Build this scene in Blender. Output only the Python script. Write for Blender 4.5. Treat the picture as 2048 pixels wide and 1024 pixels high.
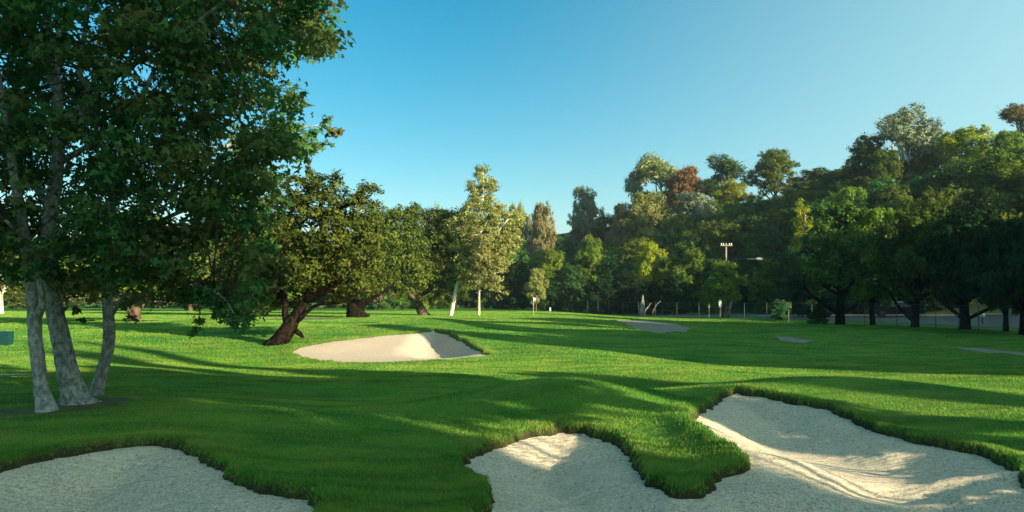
import bpy, math, random
import numpy as np
from mathutils import Vector
random.seed(7); RNG = np.random.default_rng(7)
S = bpy.context.scene
for o in list(bpy.data.objects): bpy.data.objects.remove(o)
COL = S.collection
R = math.radians

# ------------------------------------------------------------------ camera, sky, sun, exposure
F = 1607.0; CX = 1024.0; HY = 602.0; H = 2.2          # focal length and horizon in photo pixels, eye height
cam = bpy.data.cameras.new('camera'); camo = bpy.data.objects.new('camera', cam); COL.objects.link(camo)
camo.location = (0, 0, H); camo.rotation_euler = (R(90), 0, 0)
cam.sensor_width = 36; cam.lens = 36 * F / 2048; cam.shift_y = (HY - 512) / 2048
cam.clip_end = 3000; cam.clip_start = 0.1
S.camera = camo
EL = 16.5
D = np.array([-0.797, 0.604])                          # the way the light travels over the ground
U = np.array([0.604, 0.797])
TAN = math.tan(R(EL))
sun = bpy.data.lights.new('sun', 'SUN'); suno = bpy.data.objects.new('sun', sun); COL.objects.link(suno)
sun.energy = 4.8; sun.angle = R(0.5); sun.color = (1.0, 0.86, 0.58)
ldir = Vector((D[0] * math.cos(R(EL)), D[1] * math.cos(R(EL)), -math.sin(R(EL))))
suno.rotation_euler = ldir.to_track_quat('-Z', 'Y').to_euler()
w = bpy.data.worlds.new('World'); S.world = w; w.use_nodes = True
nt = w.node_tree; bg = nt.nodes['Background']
sky = nt.nodes.new('ShaderNodeTexSky'); sky.sky_type = 'NISHITA'; sky.sun_disc = False
sky.sun_elevation = R(EL)
sky.sun_rotation = math.atan2(-D[0], -D[1])            # clockwise from +Y
sky.air_density = 1.0; sky.dust_density = 0.5; sky.ozone_density = 1.6; sky.altitude = 100
hs = nt.nodes.new('ShaderNodeHueSaturation'); hs.inputs['Hue'].default_value = 0.475
hs.inputs['Saturation'].default_value = 1.55; hs.inputs['Value'].default_value = 1.0
nt.links.new(sky.outputs[0], hs.inputs['Color'])
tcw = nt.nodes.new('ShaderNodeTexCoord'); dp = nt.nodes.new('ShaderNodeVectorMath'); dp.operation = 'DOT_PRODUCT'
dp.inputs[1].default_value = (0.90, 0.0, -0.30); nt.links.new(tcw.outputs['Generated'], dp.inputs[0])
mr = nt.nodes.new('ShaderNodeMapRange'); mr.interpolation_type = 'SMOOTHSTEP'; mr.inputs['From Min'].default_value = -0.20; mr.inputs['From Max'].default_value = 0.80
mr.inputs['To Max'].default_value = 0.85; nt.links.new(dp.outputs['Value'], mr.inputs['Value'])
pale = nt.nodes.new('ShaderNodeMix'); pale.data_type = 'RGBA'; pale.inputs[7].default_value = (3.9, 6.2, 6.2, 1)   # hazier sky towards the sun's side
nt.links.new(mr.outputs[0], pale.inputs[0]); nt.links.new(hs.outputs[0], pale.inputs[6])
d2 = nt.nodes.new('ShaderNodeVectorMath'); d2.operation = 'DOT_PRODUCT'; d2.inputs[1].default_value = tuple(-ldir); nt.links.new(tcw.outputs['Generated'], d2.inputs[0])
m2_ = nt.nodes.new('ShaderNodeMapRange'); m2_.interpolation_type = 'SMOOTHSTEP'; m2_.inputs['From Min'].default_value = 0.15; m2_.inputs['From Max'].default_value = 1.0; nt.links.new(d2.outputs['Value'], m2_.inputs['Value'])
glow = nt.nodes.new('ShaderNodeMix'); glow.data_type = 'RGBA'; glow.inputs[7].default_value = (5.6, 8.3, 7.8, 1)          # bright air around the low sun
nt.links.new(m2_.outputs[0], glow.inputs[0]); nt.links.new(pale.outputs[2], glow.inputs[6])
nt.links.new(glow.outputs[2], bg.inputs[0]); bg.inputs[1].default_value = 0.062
S.view_settings.view_transform = 'Standard'; S.view_settings.look = 'None'
S.view_settings.exposure = 1.45; S.view_settings.gamma = 1

# ------------------------------------------------------------------ helpers
def tag(o, label=None, cat=None, group=None, kind=None):
    if label: o['label'] = label
    if cat: o['category'] = cat
    if group: o['group'] = group
    if kind: o['kind'] = kind
    return o
def link(name, data, parent=None, loc=(0, 0, 0)):
    o = bpy.data.objects.new(name, data); COL.objects.link(o); o.location = loc
    if parent is not None: o.parent = parent
    return o
def empty(name, loc, rz=0):
    o = bpy.data.objects.new(name, None); COL.objects.link(o); o.location = loc
    o.rotation_euler = (0, 0, rz); o.empty_display_size = .3
    return o
def fastmesh(name, V, Fc, mat=None, attrs=None, smooth=False):
    me = bpy.data.meshes.new(name); V = np.asarray(V, np.float32); Fc = np.asarray(Fc, np.int32)
    m, k = Fc.shape
    me.vertices.add(len(V)); me.vertices.foreach_set('co', V.ravel())
    me.loops.add(m * k); me.loops.foreach_set('vertex_index', Fc.ravel())
    me.polygons.add(m); me.polygons.foreach_set('loop_start', np.arange(m, dtype=np.int32) * k)
    if smooth: me.polygons.foreach_set('use_smooth', np.ones(m, bool))
    for an, av in (attrs or {}).items():
        a = me.attributes.new(an, 'FLOAT', 'POINT'); a.data.foreach_set('value', np.asarray(av, np.float32))
    if mat: me.materials.append(mat)
    me.update(calc_edges=True); me.validate()
    return me
class MB:                                               # collects boxes and tubes into one mesh
    def __init__(s): s.v = []; s.f = []
    def box(s, c, d, rz=0, taper=1.0):
        n = len(s.v); cs, sn = math.cos(rz), math.sin(rz)
        for z in (-1, 1):
            k = 1 if z < 0 else taper
            for x, y in ((-1, -1), (1, -1), (1, 1), (-1, 1)):
                X, Y = x * d[0] / 2 * k, y * d[1] / 2 * k
                s.v.append((c[0] + X * cs - Y * sn, c[1] + X * sn + Y * cs, c[2] + z * d[2] / 2))
        s.f += [tuple(n + i for i in q) for q in ((3, 2, 1, 0), (4, 5, 6, 7), (0, 1, 5, 4), (1, 2, 6, 5), (2, 3, 7, 6), (3, 0, 4, 7))]
    def tube(s, pts, rad, n=8, wob=0.0, cap=True):
        pts = [Vector(p) for p in pts]; base = len(s.v); m = len(pts)
        ph = random.random() * 9
        for i, p in enumerate(pts):
            t = (pts[min(i + 1, m - 1)] - pts[max(i - 1, 0)]).normalized()
            a = t.cross(Vector((0.3, 1, .05))).normalized() if abs(t.y) < .9 else t.cross(Vector((1, 0, 0))).normalized()
            b = t.cross(a)
            for j in range(n):
                an = 2 * math.pi * j / n
                r = rad[i] * (1 + wob * (math.sin(3 * an + ph + i * .6) * .6 + random.uniform(-1, 1) * .6))
                s.v.append(tuple(p + a * math.cos(an) * r + b * math.sin(an) * r))
        for i in range(m - 1):
            for j in range(n):
                k = (j + 1) % n
                s.f.append((base + i * n + j, base + i * n + k, base + (i + 1) * n + k, base + (i + 1) * n + j))
        if cap:
            s.f.append(tuple(base + j for j in range(n))[::-1]); s.f.append(tuple(base + (m - 1) * n + j for j in range(n)))
    def prism(s, prof, w0, w1):                         # profile in x,z extruded over y; w1(z) half width
        n = len(s.v); k = len(prof)
        for sgn in (-1, 1):
            for x, z in prof: s.v.append((x, sgn * w0(z), z))
        for i in range(k):
            j = (i + 1) % k; s.f.append((n + i, n + j, n + k + j, n + k + i))
        s.f.append(tuple(range(n, n + k))[::-1]); s.f.append(tuple(range(n + k, n + 2 * k)))
    def mesh(s, name, mat, smooth=False):
        me = bpy.data.meshes.new(name); me.from_pydata(s.v, [], s.f); me.materials.append(mat)
        if smooth: me.polygons.foreach_set('use_smooth', np.ones(len(s.f), bool))
        me.update(); return me
    def build(s, name, mat, parent=None, smooth=False, loc=(0, 0, 0)):
        return link(name, s.mesh(name, mat, smooth), parent, loc)
def smooth_path(pts, k=6):                              # Catmull-Rom through (x,y,z,r)
    P = [np.array(p, float) for p in pts]; P = [2 * P[0] - P[1]] + P + [2 * P[-1] - P[-2]]; out = []
    for i in range(1, len(P) - 2):
        for j in range(k):
            t = j / k
            out.append(.5 * ((2 * P[i]) + (P[i + 1] - P[i - 1]) * t + (2 * P[i - 1] - 5 * P[i] + 4 * P[i + 1] - P[i + 2]) * t * t + (3 * P[i] - P[i - 1] - 3 * P[i + 1] + P[i + 2]) * t ** 3))
    out.append(P[-2]); return out
def Sm(t): t = np.clip(t, 0, 1); return t * t * (3 - 2 * t)

# ------------------------------------------------------------------ materials
def newmat(name):
    m = bpy.data.materials.new(name); m.use_nodes = True; n = m.node_tree
    return m, n, n.nodes['Principled BSDF'], n.nodes['Material Output']
def node(n, t, **kw):
    x = n.nodes.new(t)
    for k, v in kw.items():
        if isinstance(v, tuple) or not hasattr(x, k): x.inputs[k].default_value = v
        else: setattr(x, k, v)
    return x
def ramp(n, src, stops):
    r = n.nodes.new('ShaderNodeValToRGB'); e = r.color_ramp.elements
    while len(e) < len(stops): e.new(.5)
    for i, (p, c) in enumerate(stops): e[i].position = p; e[i].color = (c[0], c[1], c[2], 1) if not isinstance(c, (int, float)) else (c, c, c, 1)
    n.links.new(src, r.inputs[0]); return r.outputs[0]
def noise(n, scale, detail=4, rough=.55, vec=None):
    x = n.nodes.new('ShaderNodeTexNoise'); x.inputs['Scale'].default_value = scale
    x.inputs['Detail'].default_value = detail; x.inputs['Roughness'].default_value = rough
    if vec is None:
        tc = n.nodes.new('ShaderNodeNewGeometry'); vec = tc.outputs['Position']
    n.links.new(vec, x.inputs['Vector']); return x.outputs['Fac']
def mixc(n, fac, a, b, mode='MIX'):
    x = n.nodes.new('ShaderNodeMix'); x.data_type = 'RGBA'; x.blend_type = mode
    for s, v in ((x.inputs[0], fac), (x.inputs[6], a), (x.inputs[7], b)):
        if hasattr(v, 'links') or isinstance(v, bpy.types.NodeSocket): n.links.new(v, s)
        elif isinstance(v, (int, float)): s.default_value = v
        else: s.default_value = (v[0], v[1], v[2], 1)
    return x.outputs[2]
def attr(n, name):
    a = n.nodes.new('ShaderNodeAttribute'); a.attribute_name = name; return a.outputs['Fac']
def math_(n, op, a, b=None):
    x = n.nodes.new('ShaderNodeMath'); x.operation = op
    for s, v in ((x.inputs[0], a), (x.inputs[1], b)):
        if v is None: continue
        if isinstance(v, bpy.types.NodeSocket): n.links.new(v, s)
        else: s.default_value = v
    return x.outputs[0]
def bump(n, p, h, dist, strength=1.0):
    b = n.nodes.new('ShaderNodeBump'); b.inputs['Distance'].default_value = dist; b.inputs['Strength'].default_value = strength
    n.links.new(h, b.inputs['Height']); n.links.new(b.outputs[0], p.inputs['Normal'])

def leafmat(name, c1, c2, c3=None, transl=.35, gloss=.75):
    m, n, p, out = newmat(name)
    c3 = c3 or tuple(x * .6 for x in c1)
    oi = n.nodes.new('ShaderNodeObjectInfo')
    a = mixc(n, attr(n, 'rnd'), c1, c2); a = mixc(n, math_(n, 'MULTIPLY', attr(n, 'clump'), .9), a, c3)
    hv = n.nodes.new('ShaderNodeHueSaturation')
    n.links.new(math_(n, 'ADD', math_(n, 'MULTIPLY', oi.outputs['Random'], .035), .483), hv.inputs['Hue'])
    n.links.new(math_(n, 'ADD', math_(n, 'MULTIPLY', oi.outputs['Random'], .5), .75), hv.inputs['Value'])
    n.links.new(a, hv.inputs['Color'])
    n.links.new(hv.outputs[0], p.inputs['Base Color']); p.inputs['Roughness'].default_value = gloss
    p.inputs['Specular IOR Level'].default_value = .08
    tr = n.nodes.new('ShaderNodeBsdfTranslucent'); mx = n.nodes.new('ShaderNodeMixShader'); mx.inputs[0].default_value = transl
    n.links.new(hv.outputs[0], tr.inputs[0]); n.links.new(p.outputs[0], mx.inputs[1]); n.links.new(tr.outputs[0], mx.inputs[2])
    n.links.new(mx.outputs[0], out.inputs[0]); return m
L_syc = leafmat('sycamore leaves', (.024, .095, .028), (.075, .18, .048), (.13, .12, .04), transl=.4)
L_oak = leafmat('oak leaves', (.085, .14, .020), (.19, .22, .045), (.035, .075, .014))
L_dark = leafmat('dark leaves', (.034, .09, .016), (.14, .19, .026), (.02, .055, .016), transl=.25)
L_mid = leafmat('green leaves', (.12, .19, .024), (.29, .34, .04), (.04, .11, .02))
L_yel = leafmat('yellow green leaves', (.30, .33, .02), (.48, .46, .035), (.16, .24, .025))
L_olive = leafmat('pale olive leaves', (.25, .28, .08), (.46, .44, .14), (.15, .19, .055))
L_grey = leafmat('grey green leaves', (.16, .21, .12), (.32, .33, .20), (.10, .14, .08), transl=.2)
L_rust = leafmat('rusty leaves', (.19, .155, .075), (.34, .215, .085), (.13, .15, .06), transl=.25)
L_orange = leafmat('rusty orange leaves', (.30, .17, .06), (.48, .25, .07), (.20, .16, .06), transl=.25)
L_shaded = leafmat('shade-dark leaves', (.008, .035, .010), (.035, .075, .014), (.010, .028, .010), transl=.15)  # near-black leaf copy, shade of the wood put into the colour
L_teal = leafmat('blue green leaves', (.03, .10, .03), (.09, .18, .045), (.025, .08, .025), transl=.2)

def barkmat(name, a, b, c, scale=9):
    m, n, p, out = newmat(name)
    tc = n.nodes.new('ShaderNodeNewGeometry'); mp = n.nodes.new('ShaderNodeMapping'); mp.inputs['Scale'].default_value = (1, 1, .7)
    n.links.new(tc.outputs['Position'], mp.inputs[0])
    k = ramp(n, noise(n, scale, 6, .7, mp.outputs[0]), [(.40, a), (.49, b), (.58, c)])
    n.links.new(k, p.inputs['Base Color']); p.inputs['Roughness'].default_value = .95; p.inputs['Specular IOR Level'].default_value = .05
    bump(n, p, noise(n, scale * 2.2, 6, .75, mp.outputs[0]), .05, 1.0); return m
B_syc = barkmat('sycamore bark', (.19, .20, .18), (.32, .33, .30), (.50, .50, .46), 11)
B_shaded = barkmat('shade-dark bark', (.004, .003, .002), (.010, .008, .005), (.028, .02, .014))  # bark near black, the trunks' shade is painted into it
B_brown = barkmat('brown bark', (.045, .032, .02), (.10, .07, .045), (.16, .12, .085))
B_white = barkmat('white bark', (.35, .32, .24), (.6, .56, .45), (.75, .72, .6), 4)
B_grey = barkmat('grey bark', (.07, .065, .055), (.16, .15, .13), (.3, .28, .25), 4)

def plain(name, c, rough=.6, metal=0, var=.25, scale=12):
    m, n, p, out = newmat(name)
    k = mixc(n, noise(n, scale, 4), tuple(x * (1 - var) for x in c), tuple(min(1, x * (1 + var)) for x in c))
    n.links.new(k, p.inputs['Base Color']); p.inputs['Roughness'].default_value = rough; p.inputs['Metallic'].default_value = metal
    return m
M_white = plain('white paint', (.75, .75, .72), var=.1); M_galv = plain('galvanised steel', (.06, .07, .065), .6, .2)
M_wood = plain('weathered wood', (.24, .22, .18), .9); M_teal = plain('teal plastic', (.003, .04, .042), .5)
M_black = plain('black rubber', (.015, .015, .015), .8); M_yel = plain('yellow paint', (.75, .68, .2), .6, var=.1)
M_asph = plain('pale asphalt', (.085, .09, .08), .9, scale=3); M_path = plain('concrete path', (.5, .46, .34), .9, scale=4)
M_car = plain('dark car paint', (.012, .014, .02), .25, .2, .05); M_glass = plain('dark window glass', (.02, .025, .03), .08, 0, .05)
M_carroof = plain('sky-pale car roof', (.3, .31, .32), .35, .3, .05); M_lamp = plain('lamp cover', (.35, .35, .32), .4, 0, .05)  # pale car roof stands for sky reflected in dark paint

# grass
def grassmat():
    m, n, p, out = newmat('mown grass')
    geo = n.nodes.new('ShaderNodeNewGeometry'); pos = geo.outputs['Position']
    big = noise(n, .22, 4, .6, pos); fine = noise(n, 5.5, 6, .75, pos)
    mp = n.nodes.new('ShaderNodeMapping'); mp.inputs['Scale'].default_value = (70, 22, 30); n.links.new(pos, mp.inputs[0])
    blade = noise(n, 1.0, 4, .8, mp.outputs[0])
    c = mixc(n, ramp(n, big, [(.35, 0.0), (.65, 1.0)]), (.046, .205, .020), (.15, .29, .030))
    c = mixc(n, ramp(n, fine, [(.5, 0.0), (.75, .8)]), c, (.18, .29, .025))
    c = mixc(n, ramp(n, blade, [(.3, .75), (.62, 0.0)]), c, (.024, .10, .008))
    mq = n.nodes.new('ShaderNodeMapping'); mq.inputs['Scale'].default_value = (.35, 1.3, 1); mq.inputs['Rotation'].default_value = (0, 0, .15); n.links.new(pos, mq.inputs[0])
    c = mixc(n, ramp(n, noise(n, 1.0, 5, .6, mq.outputs[0]), [(.38, .6), (.55, 0.)]), c, (.018, .115, .012))
    dry = math_(n, 'MULTIPLY', attr(n, 'dry'), ramp(n, noise(n, 3.0, 5, .7, pos), [(.4, 0.0), (.62, 1.0)]))
    c = mixc(n, dry, c, (.22, .18, .05))
    c = mixc(n, attr(n, 'soil'), c, mixc(n, fine, (.06, .036, .02), (.24, .14, .08)))
    c = mixc(n, attr(n, 'leaflitter'), c, mixc(n, ramp(n, fine, [(.4, 0.), (.6, 1.)]), (.11, .085, .05), (.2, .15, .10)))
    c = mixc(n, attr(n, 'lip'), c, mixc(n, fine, (.014, .020, .008), (.07, .055, .022)))  # lip tone: bare soil plus painted shadow green at the turf edge
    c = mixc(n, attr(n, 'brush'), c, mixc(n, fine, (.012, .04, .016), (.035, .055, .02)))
    n.links.new(c, p.inputs['Base Color']); p.inputs['Roughness'].default_value = .85; p.inputs['Specular IOR Level'].default_value = .12
    h = math_(n, 'ADD', math_(n, 'MULTIPLY', blade, .3), fine)
    bump(n, p, h, .06, .9); return m
M_grass = grassmat()
def sandmat(name, a, b, c, fs=60):
    m, n, p, out = newmat(name)
    geo = n.nodes.new('ShaderNodeNewGeometry'); pos = geo.outputs['Position']
    f = noise(n, fs, 4, .85, pos); g = noise(n, .9, 4, .6, pos); md = noise(n, 14, 5, .8, pos)
    k = mixc(n, ramp(n, f, [(.36, 0.), (.60, 1.)]), a, b); k = mixc(n, ramp(n, g, [(.45, 0.), (.75, .6)]), k, c)
    k = mixc(n, ramp(n, md, [(.34, .75), (.47, 0.)]), k, tuple(x * .5 for x in a))
    n.links.new(k, p.inputs['Base Color']); p.inputs['Roughness'].default_value = .95; p.inputs['Specular IOR Level'].default_value = .1
    wv = n.nodes.new('ShaderNodeTexWave'); wv.inputs['Scale'].default_value = 2.2; wv.inputs['Distortion'].default_value = 6; wv.inputs['Detail'].default_value = 3
    wv.inputs['Detail Scale'].default_value = .6; wv.bands_direction = 'Y'; n.links.new(pos, wv.inputs['Vector'])
    h = math_(n, 'ADD', math_(n, 'MULTIPLY', wv.outputs['Fac'], .35), math_(n, 'ADD', math_(n, 'MULTIPLY', f, .5), md))
    bump(n, p, h, .03, 1.0); return m
M_sand = sandmat('grey sand', (.30, .25, .18), (.84, .71, .53), (.80, .64, .45), 34)
M_sandf = sandmat('shade-dulled sand', (.16, .155, .12), (.27, .25, .19), (.28, .25, .18), 20)  # far bunker sand, dulled in colour to stand for shade
M_sandw = sandmat('warm sand', (.44, .35, .27), (.62, .50, .39), (.58, .48, .36), 25)

# ------------------------------------------------------------------ terrain
BL = [(5.0, 120.), (12.8, 95.), (22., 78.), (26.5, 64.), (29.2, 57.), (33.5, 50.), (44., 38.), (60., 22.)]   # course boundary (fence line)
def gauss(x, y, cx, cy, rx, ry, a=0):
    c, s = math.cos(a), math.sin(a); dx, dy = x - cx, y - cy
    return np.exp(-(((dx * c + dy * s) / rx) ** 2 + ((-dx * s + dy * c) / ry) ** 2))
def Q(x, y): return (x - 12.8) * .913 + (y - 95) * .409
def base_z(x, y):
    x = np.asarray(x, float); y = np.asarray(y, float)
    wl = 1 - Sm((x - 1.5) / 16)
    z = .9 * Sm((y - 27) / 15) * wl + .30 * Sm((y - 30) / 40) * (1 - wl)
    z = z + .5 * Sm((Q(x, y) - 2) / 18) * (1 - wl * .6)
    und = .07 * np.sin(x * .31 + 1.3) * np.sin(y * .27 + .4) + .05 * np.sin(x * .73 + y * .41) + .03 * np.sin(y * .9 - x * .35)
    z = z + und * Sm((70 - y) / 50 + .3)
    z = z + .62 * gauss(x, y, 1.0, 16.3, 2.8, 1.9, -.25) + .26 * gauss(x, y, 3.1, 12.6, 1.0, 2.4, .35)
    z = z + .18 * gauss(x, y, -4.5, 14.6, 3.6, 1.2) + .15 * gauss(x, y, -9, 17, 3.5, 2.5) + .30 * gauss(x, y, 7, 19.5, 4, 1.5, -.3) - .16 * gauss(x, y, -3, 20.2, 6, 1.3, .1) + .14 * gauss(x, y, -7, 22.8, 5, 1.2)
    z = z + .30 * gauss(x, y, -4.0, 43, 3.0, 3.2) + .45 * gauss(x, y, -17.5, 47, 2.8, 3) - .12 * gauss(x, y, -2, 21.5, 9, 2)
    q = Q(x, y)
    hill = 21 * Sm((q - 17) / 50) + .06 * np.clip(q - 60, 0, 400)
    z = z + hill * (1 + .05 * np.sin(x * .05 + y * .03))
    return z
def ray(px, py, ymax=140):
    ys = np.concatenate([np.arange(4, 40, .01), np.arange(40, ymax, .05)])
    xs = (px - CX) / F * ys; zr = H + (HY - py) / F * ys
    k = np.argmax(base_z(xs, ys) >= zr)
    if k == 0: k = len(ys) - 1
    return xs[k], ys[k]
def PX(px, Y): return (px - CX) / F * Y
def PZ(py, Y): return H + (HY - py) / F * Y
def W3(px, py, Y): return (PX(px, Y), Y, PZ(py, Y))

bunk = [
 dict(name='near left', mat=M_sand, lip=.10, depth=.38, w=1.8, wob=.09, poly=[(-160, 985), (-60, 950), (0, 935), (60, 920), (130, 905), (200, 893), (290, 886), (350, 889), (400, 902), (435, 925), (470, 952), (520, 972), (600, 984), (645, 990), (655, 1012), (640, 1060), (560, 1140), (200, 1190), (-200, 1180)]),
 dict(name='near right', mat=M_sand, lip=.10, depth=.30, w=1.6, wob=.08, poly=[(900, 1110), (926, 1040), (938, 1015), (972, 1002), (978, 985), (958, 966), (918, 948), (903, 937), (915, 923), (960, 901), (1010, 883), (1070, 866), (1120, 857), (1180, 862), (1232, 880), (1265, 905), (1280, 930), (1292, 952), (1320, 970), (1356, 986), (1390, 984), (1413, 962), (1432, 948), (1465, 941), (1499, 934), (1490, 919), (1440, 890), (1400, 862), (1368, 841), (1385, 828), (1412, 815), (1435, 797), (1470, 786), (1520, 792), (1600, 808), (1660, 816), (1700, 835), (1760, 862), (1850, 885), (1940, 905), (1990, 925), (2020, 946), (2050, 985), (2110, 1030), (2200, 1100), (2000, 1200), (1300, 1200), (950, 1180)]),
 dict(name='mid', mat=M_sandw, lip=.05, depth=.10, w=2.0, wob=.16, back=(31.0, 3, .55), poly=[(576, 703), (600, 692), (650, 683), (700, 676), (760, 669), (830, 664), (868, 656), (900, 664), (940, 685), (985, 709), (960, 715), (880, 722), (760, 728), (680, 727), (620, 718)]),
 dict(name='far green', mat=M_sandf, lip=.03, depth=.02, w=2., wob=.2, poly=[(1228, 639), (1290, 640), (1342, 646), (1384, 657), (1376, 666), (1330, 670), (1286, 663), (1256, 652)]),
 dict(name='far centre', mat=M_sandf, lip=.02, depth=.0, w=2., wob=.2, poly=[(1532, 671), (1582, 672), (1640, 681), (1612, 688), (1560, 683)]),
 dict(name='far right', mat=M_sandf, lip=.02, depth=.0, w=2., wob=.2, poly=[(1880, 692), (1960, 695), (2060, 705), (2130, 716), (2060, 718), (1960, 706)]),
]
for b in bunk:
    if b['name'].startswith('near'): b['poly'] = [(px + 24 * (px > 1900), py - 8 * (py < 1000)) for px, py in b['poly']]
    b['w3'] = np.array([ray(*p) for p in b['poly']])
def poly_sd(P, x, y):                                    # positive inside
    n = len(P); d = np.full(x.shape, 1e9); ins = np.zeros(x.shape, bool)
    for i in range(n):
        a = P[i]; c = P[(i + 1) % n]; e = c - a; wx = x - a[0]; wy = y - a[1]
        t = np.clip((wx * e[0] + wy * e[1]) / (e @ e + 1e-9), 0, 1)
        d = np.minimum(d, np.hypot(wx - t * e[0], wy - t * e[1]))
        c1 = ((a[1] > y) != (c[1] > y))
        xi = a[0] + (y - a[1]) / (c[1] - a[1] + 1e-12) * (c[0] - a[0])
        ins ^= c1 & (x < xi)
    return np.where(ins, d, -d)
def bsd(b, x, y):
    w_ = b['wob']; k = .28 / max(w_, .05) * .35
    s = poly_sd(b['w3'], x, y)
    if b['name'].startswith('near'): s = s + .035 * np.sin(x * 9.3 + 3 * np.sin(y * 4.1)) * np.sin(y * 11.7 + 2 * np.sin(x * 5.3)) + .02 * np.sin(x * 23 + y * 17) * np.sin(y * 29 - x * 13)
    return s + w_ * (.6 * np.sin(x * 3.1 * k + 2 * np.sin(y * 2.3 * k)) * np.sin(y * 2.7 * k + 1) + .4 * np.sin(x * 8.3 * k + y * 6.1 * k) * np.sin(y * 9.7 * k - x * 3))
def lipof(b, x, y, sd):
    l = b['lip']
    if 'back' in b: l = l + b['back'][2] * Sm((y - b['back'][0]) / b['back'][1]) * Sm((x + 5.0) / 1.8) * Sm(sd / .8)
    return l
def sand_z(b, x, y, sd):
    z = base_z(x, y) - lipof(b, x, y, sd) - b['depth'] * Sm(sd / b['w'])
    if b['name'] == 'near right':                        # raked ridges that run through the low sand
        r = lambda y0, wdt, h: h * np.exp(-((y - y0) / wdt) ** 2)
        c = np.clip(x, 2.4, 8)
        z = z + r(11.0 - .22 * (c - 2.4), .28, .10) * Sm((x - 2.0) / .8) + r(9.7 - .12 * (c - 2.4), .25, .08) * Sm((x - 2.4) / .8)
    return z
def ground_z(x, y, full=False):
    x = np.asarray(x, float); y = np.asarray(y, float); z = base_z(x, y)
    edge = np.full(x.shape, -9.); lip = np.zeros(x.shape)
    for b in bunk:
        P = b['w3']; m = (x > P[:, 0].min() - 1.5) & (x < P[:, 0].max() + 1.5) & (y > P[:, 1].min() - 1.5) & (y < P[:, 1].max() + 1.5)
        if not m.any(): continue
        xs, ys = x[m], y[m]; sd = bsd(b, xs, ys)
        near = b['name'].startswith('near'); rw = .17 if near else .35
        zz = z[m] + (.05 if near else .04) * np.exp(-((sd + .12) / .22) ** 2)
        zz = zz + (sand_z(b, xs, ys, sd) - .13 - zz) * Sm(sd / rw)
        z[m] = zz; edge[m] = np.maximum(edge[m], sd)
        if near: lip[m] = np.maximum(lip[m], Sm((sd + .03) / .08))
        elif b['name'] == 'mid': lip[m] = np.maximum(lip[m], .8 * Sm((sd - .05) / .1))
    return (z, edge, lip) if full else z
def gz(x, y): return float(ground_z(np.array([float(x)]), np.array([float(y)]))[0])

def axis(segs, lo, hi):
    out = []
    for a, b, s in segs: out.append(np.arange(a, b, s))
    c = np.concatenate(out); s = .6; v = c[-1]; up = []
    while v < hi: s *= 1.09; v += s; up.append(v)
    s = .6; v = c[0]; dn = []
    while v > lo: s *= 1.12; v -= s; dn.append(v)
    return np.concatenate([dn[::-1], c, up])
ax = axis([(-20, -10, .22), (-10, 10.5, .075), (10.5, 40, .25)], -380, 380)
ay = axis([(3, 6.5, .3), (6.5, 20, .07), (20, 30, .13), (30, 46, .16), (46, 75, .4)], -110, 560)
GX, GY = np.meshgrid(ax, ay)
Z, EDGE, LIP = ground_z(GX.ravel(), GY.ravel(), True)
def gridfaces(nx, ny):
    i = np.arange(nx - 1)[None, :] + np.arange(ny - 1)[:, None] * nx
    return np.stack([i, i + 1, i + 1 + nx, i + nx], -1).reshape(-1, 4)
xf, yf = GX.ravel(), GY.ravel()
SX, SY = ray(130, 816); LX, LY = ray(222, 799)
dry = Sm(1 - np.abs(EDGE + .1) / .7) * .55 + .5 * gauss(xf, yf, 9, 17, 3, 1.5) + .5 * gauss(xf, yf, -5.5, 43, 3, 2.) + .4 * gauss(xf, yf, -14, 25, 6, 2.5)
def bare(x, y):
    return np.clip(1.5 * gauss(x, y, SX, SY, 1.6, .9) - .3, 0, 1) + np.clip(1.5 * gauss(x, y, LX, LY, .75, .4) - .4, 0, 1) + np.clip(1.6 * gauss(x, y, PX(570, 58), 58, 6, 4) - .5, 0, 1)
soil = np.clip(2.0 * gauss(xf, yf, SX, SY, 1.5, .9) - .3, 0, 1) * (.6 + .4 * np.sin(xf * 9 + 2 * np.sin(yf * 7)))
litter = np.clip(1.6 * gauss(xf, yf, PX(570, 58), 58, 6, 4) - .5 + 1.5 * gauss(xf, yf, PX(800, 50) - 3, 56, 0.1, .1), 0, 1) + np.clip(1.5 * gauss(xf, yf, LX, LY, .75, .4) - .4, 0, 1) + np.clip(1.5 * gauss(xf, yf, PX(273, 46), 46, 1.6, 2) - .6, 0, 1)
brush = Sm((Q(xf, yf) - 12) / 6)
ground = link('ground', fastmesh('ground', np.stack([xf, yf, Z], -1), gridfaces(len(ax), len(ay)), M_grass,
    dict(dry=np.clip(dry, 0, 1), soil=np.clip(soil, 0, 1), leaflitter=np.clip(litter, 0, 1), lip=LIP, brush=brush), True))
tag(ground, kind='structure')
for b in bunk:
    P = b['w3']; near = b['name'].startswith('near'); st = .06 if near else .15
    xs = np.arange(P[:, 0].min() - .4, P[:, 0].max() + .4, st); ys = np.arange(P[:, 1].min() - .4, P[:, 1].max() + .4, st)
    X, Y = np.meshgrid(xs, ys); sd = bsd(b, X.ravel(), Y.ravel()); z = sand_z(b, X.ravel(), Y.ravel(), sd)
    if near: z = z + .012 * np.sin(X.ravel() * 5 + 2 * np.sin(Y.ravel() * 4)) * np.sin(Y.ravel() * 6.3)
    fc = gridfaces(len(xs), len(ys)); fc = fc[(sd[fc].min(1) > -.22)]
    used, inv = np.unique(fc, return_inverse=True)
    V = np.stack([X.ravel(), Y.ravel(), z], -1)[used]
    tag(link('sand_bunker', fastmesh('sand_bunker', V, inv.reshape(-1, 4), b['mat'], None, True)), kind='structure')

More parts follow.
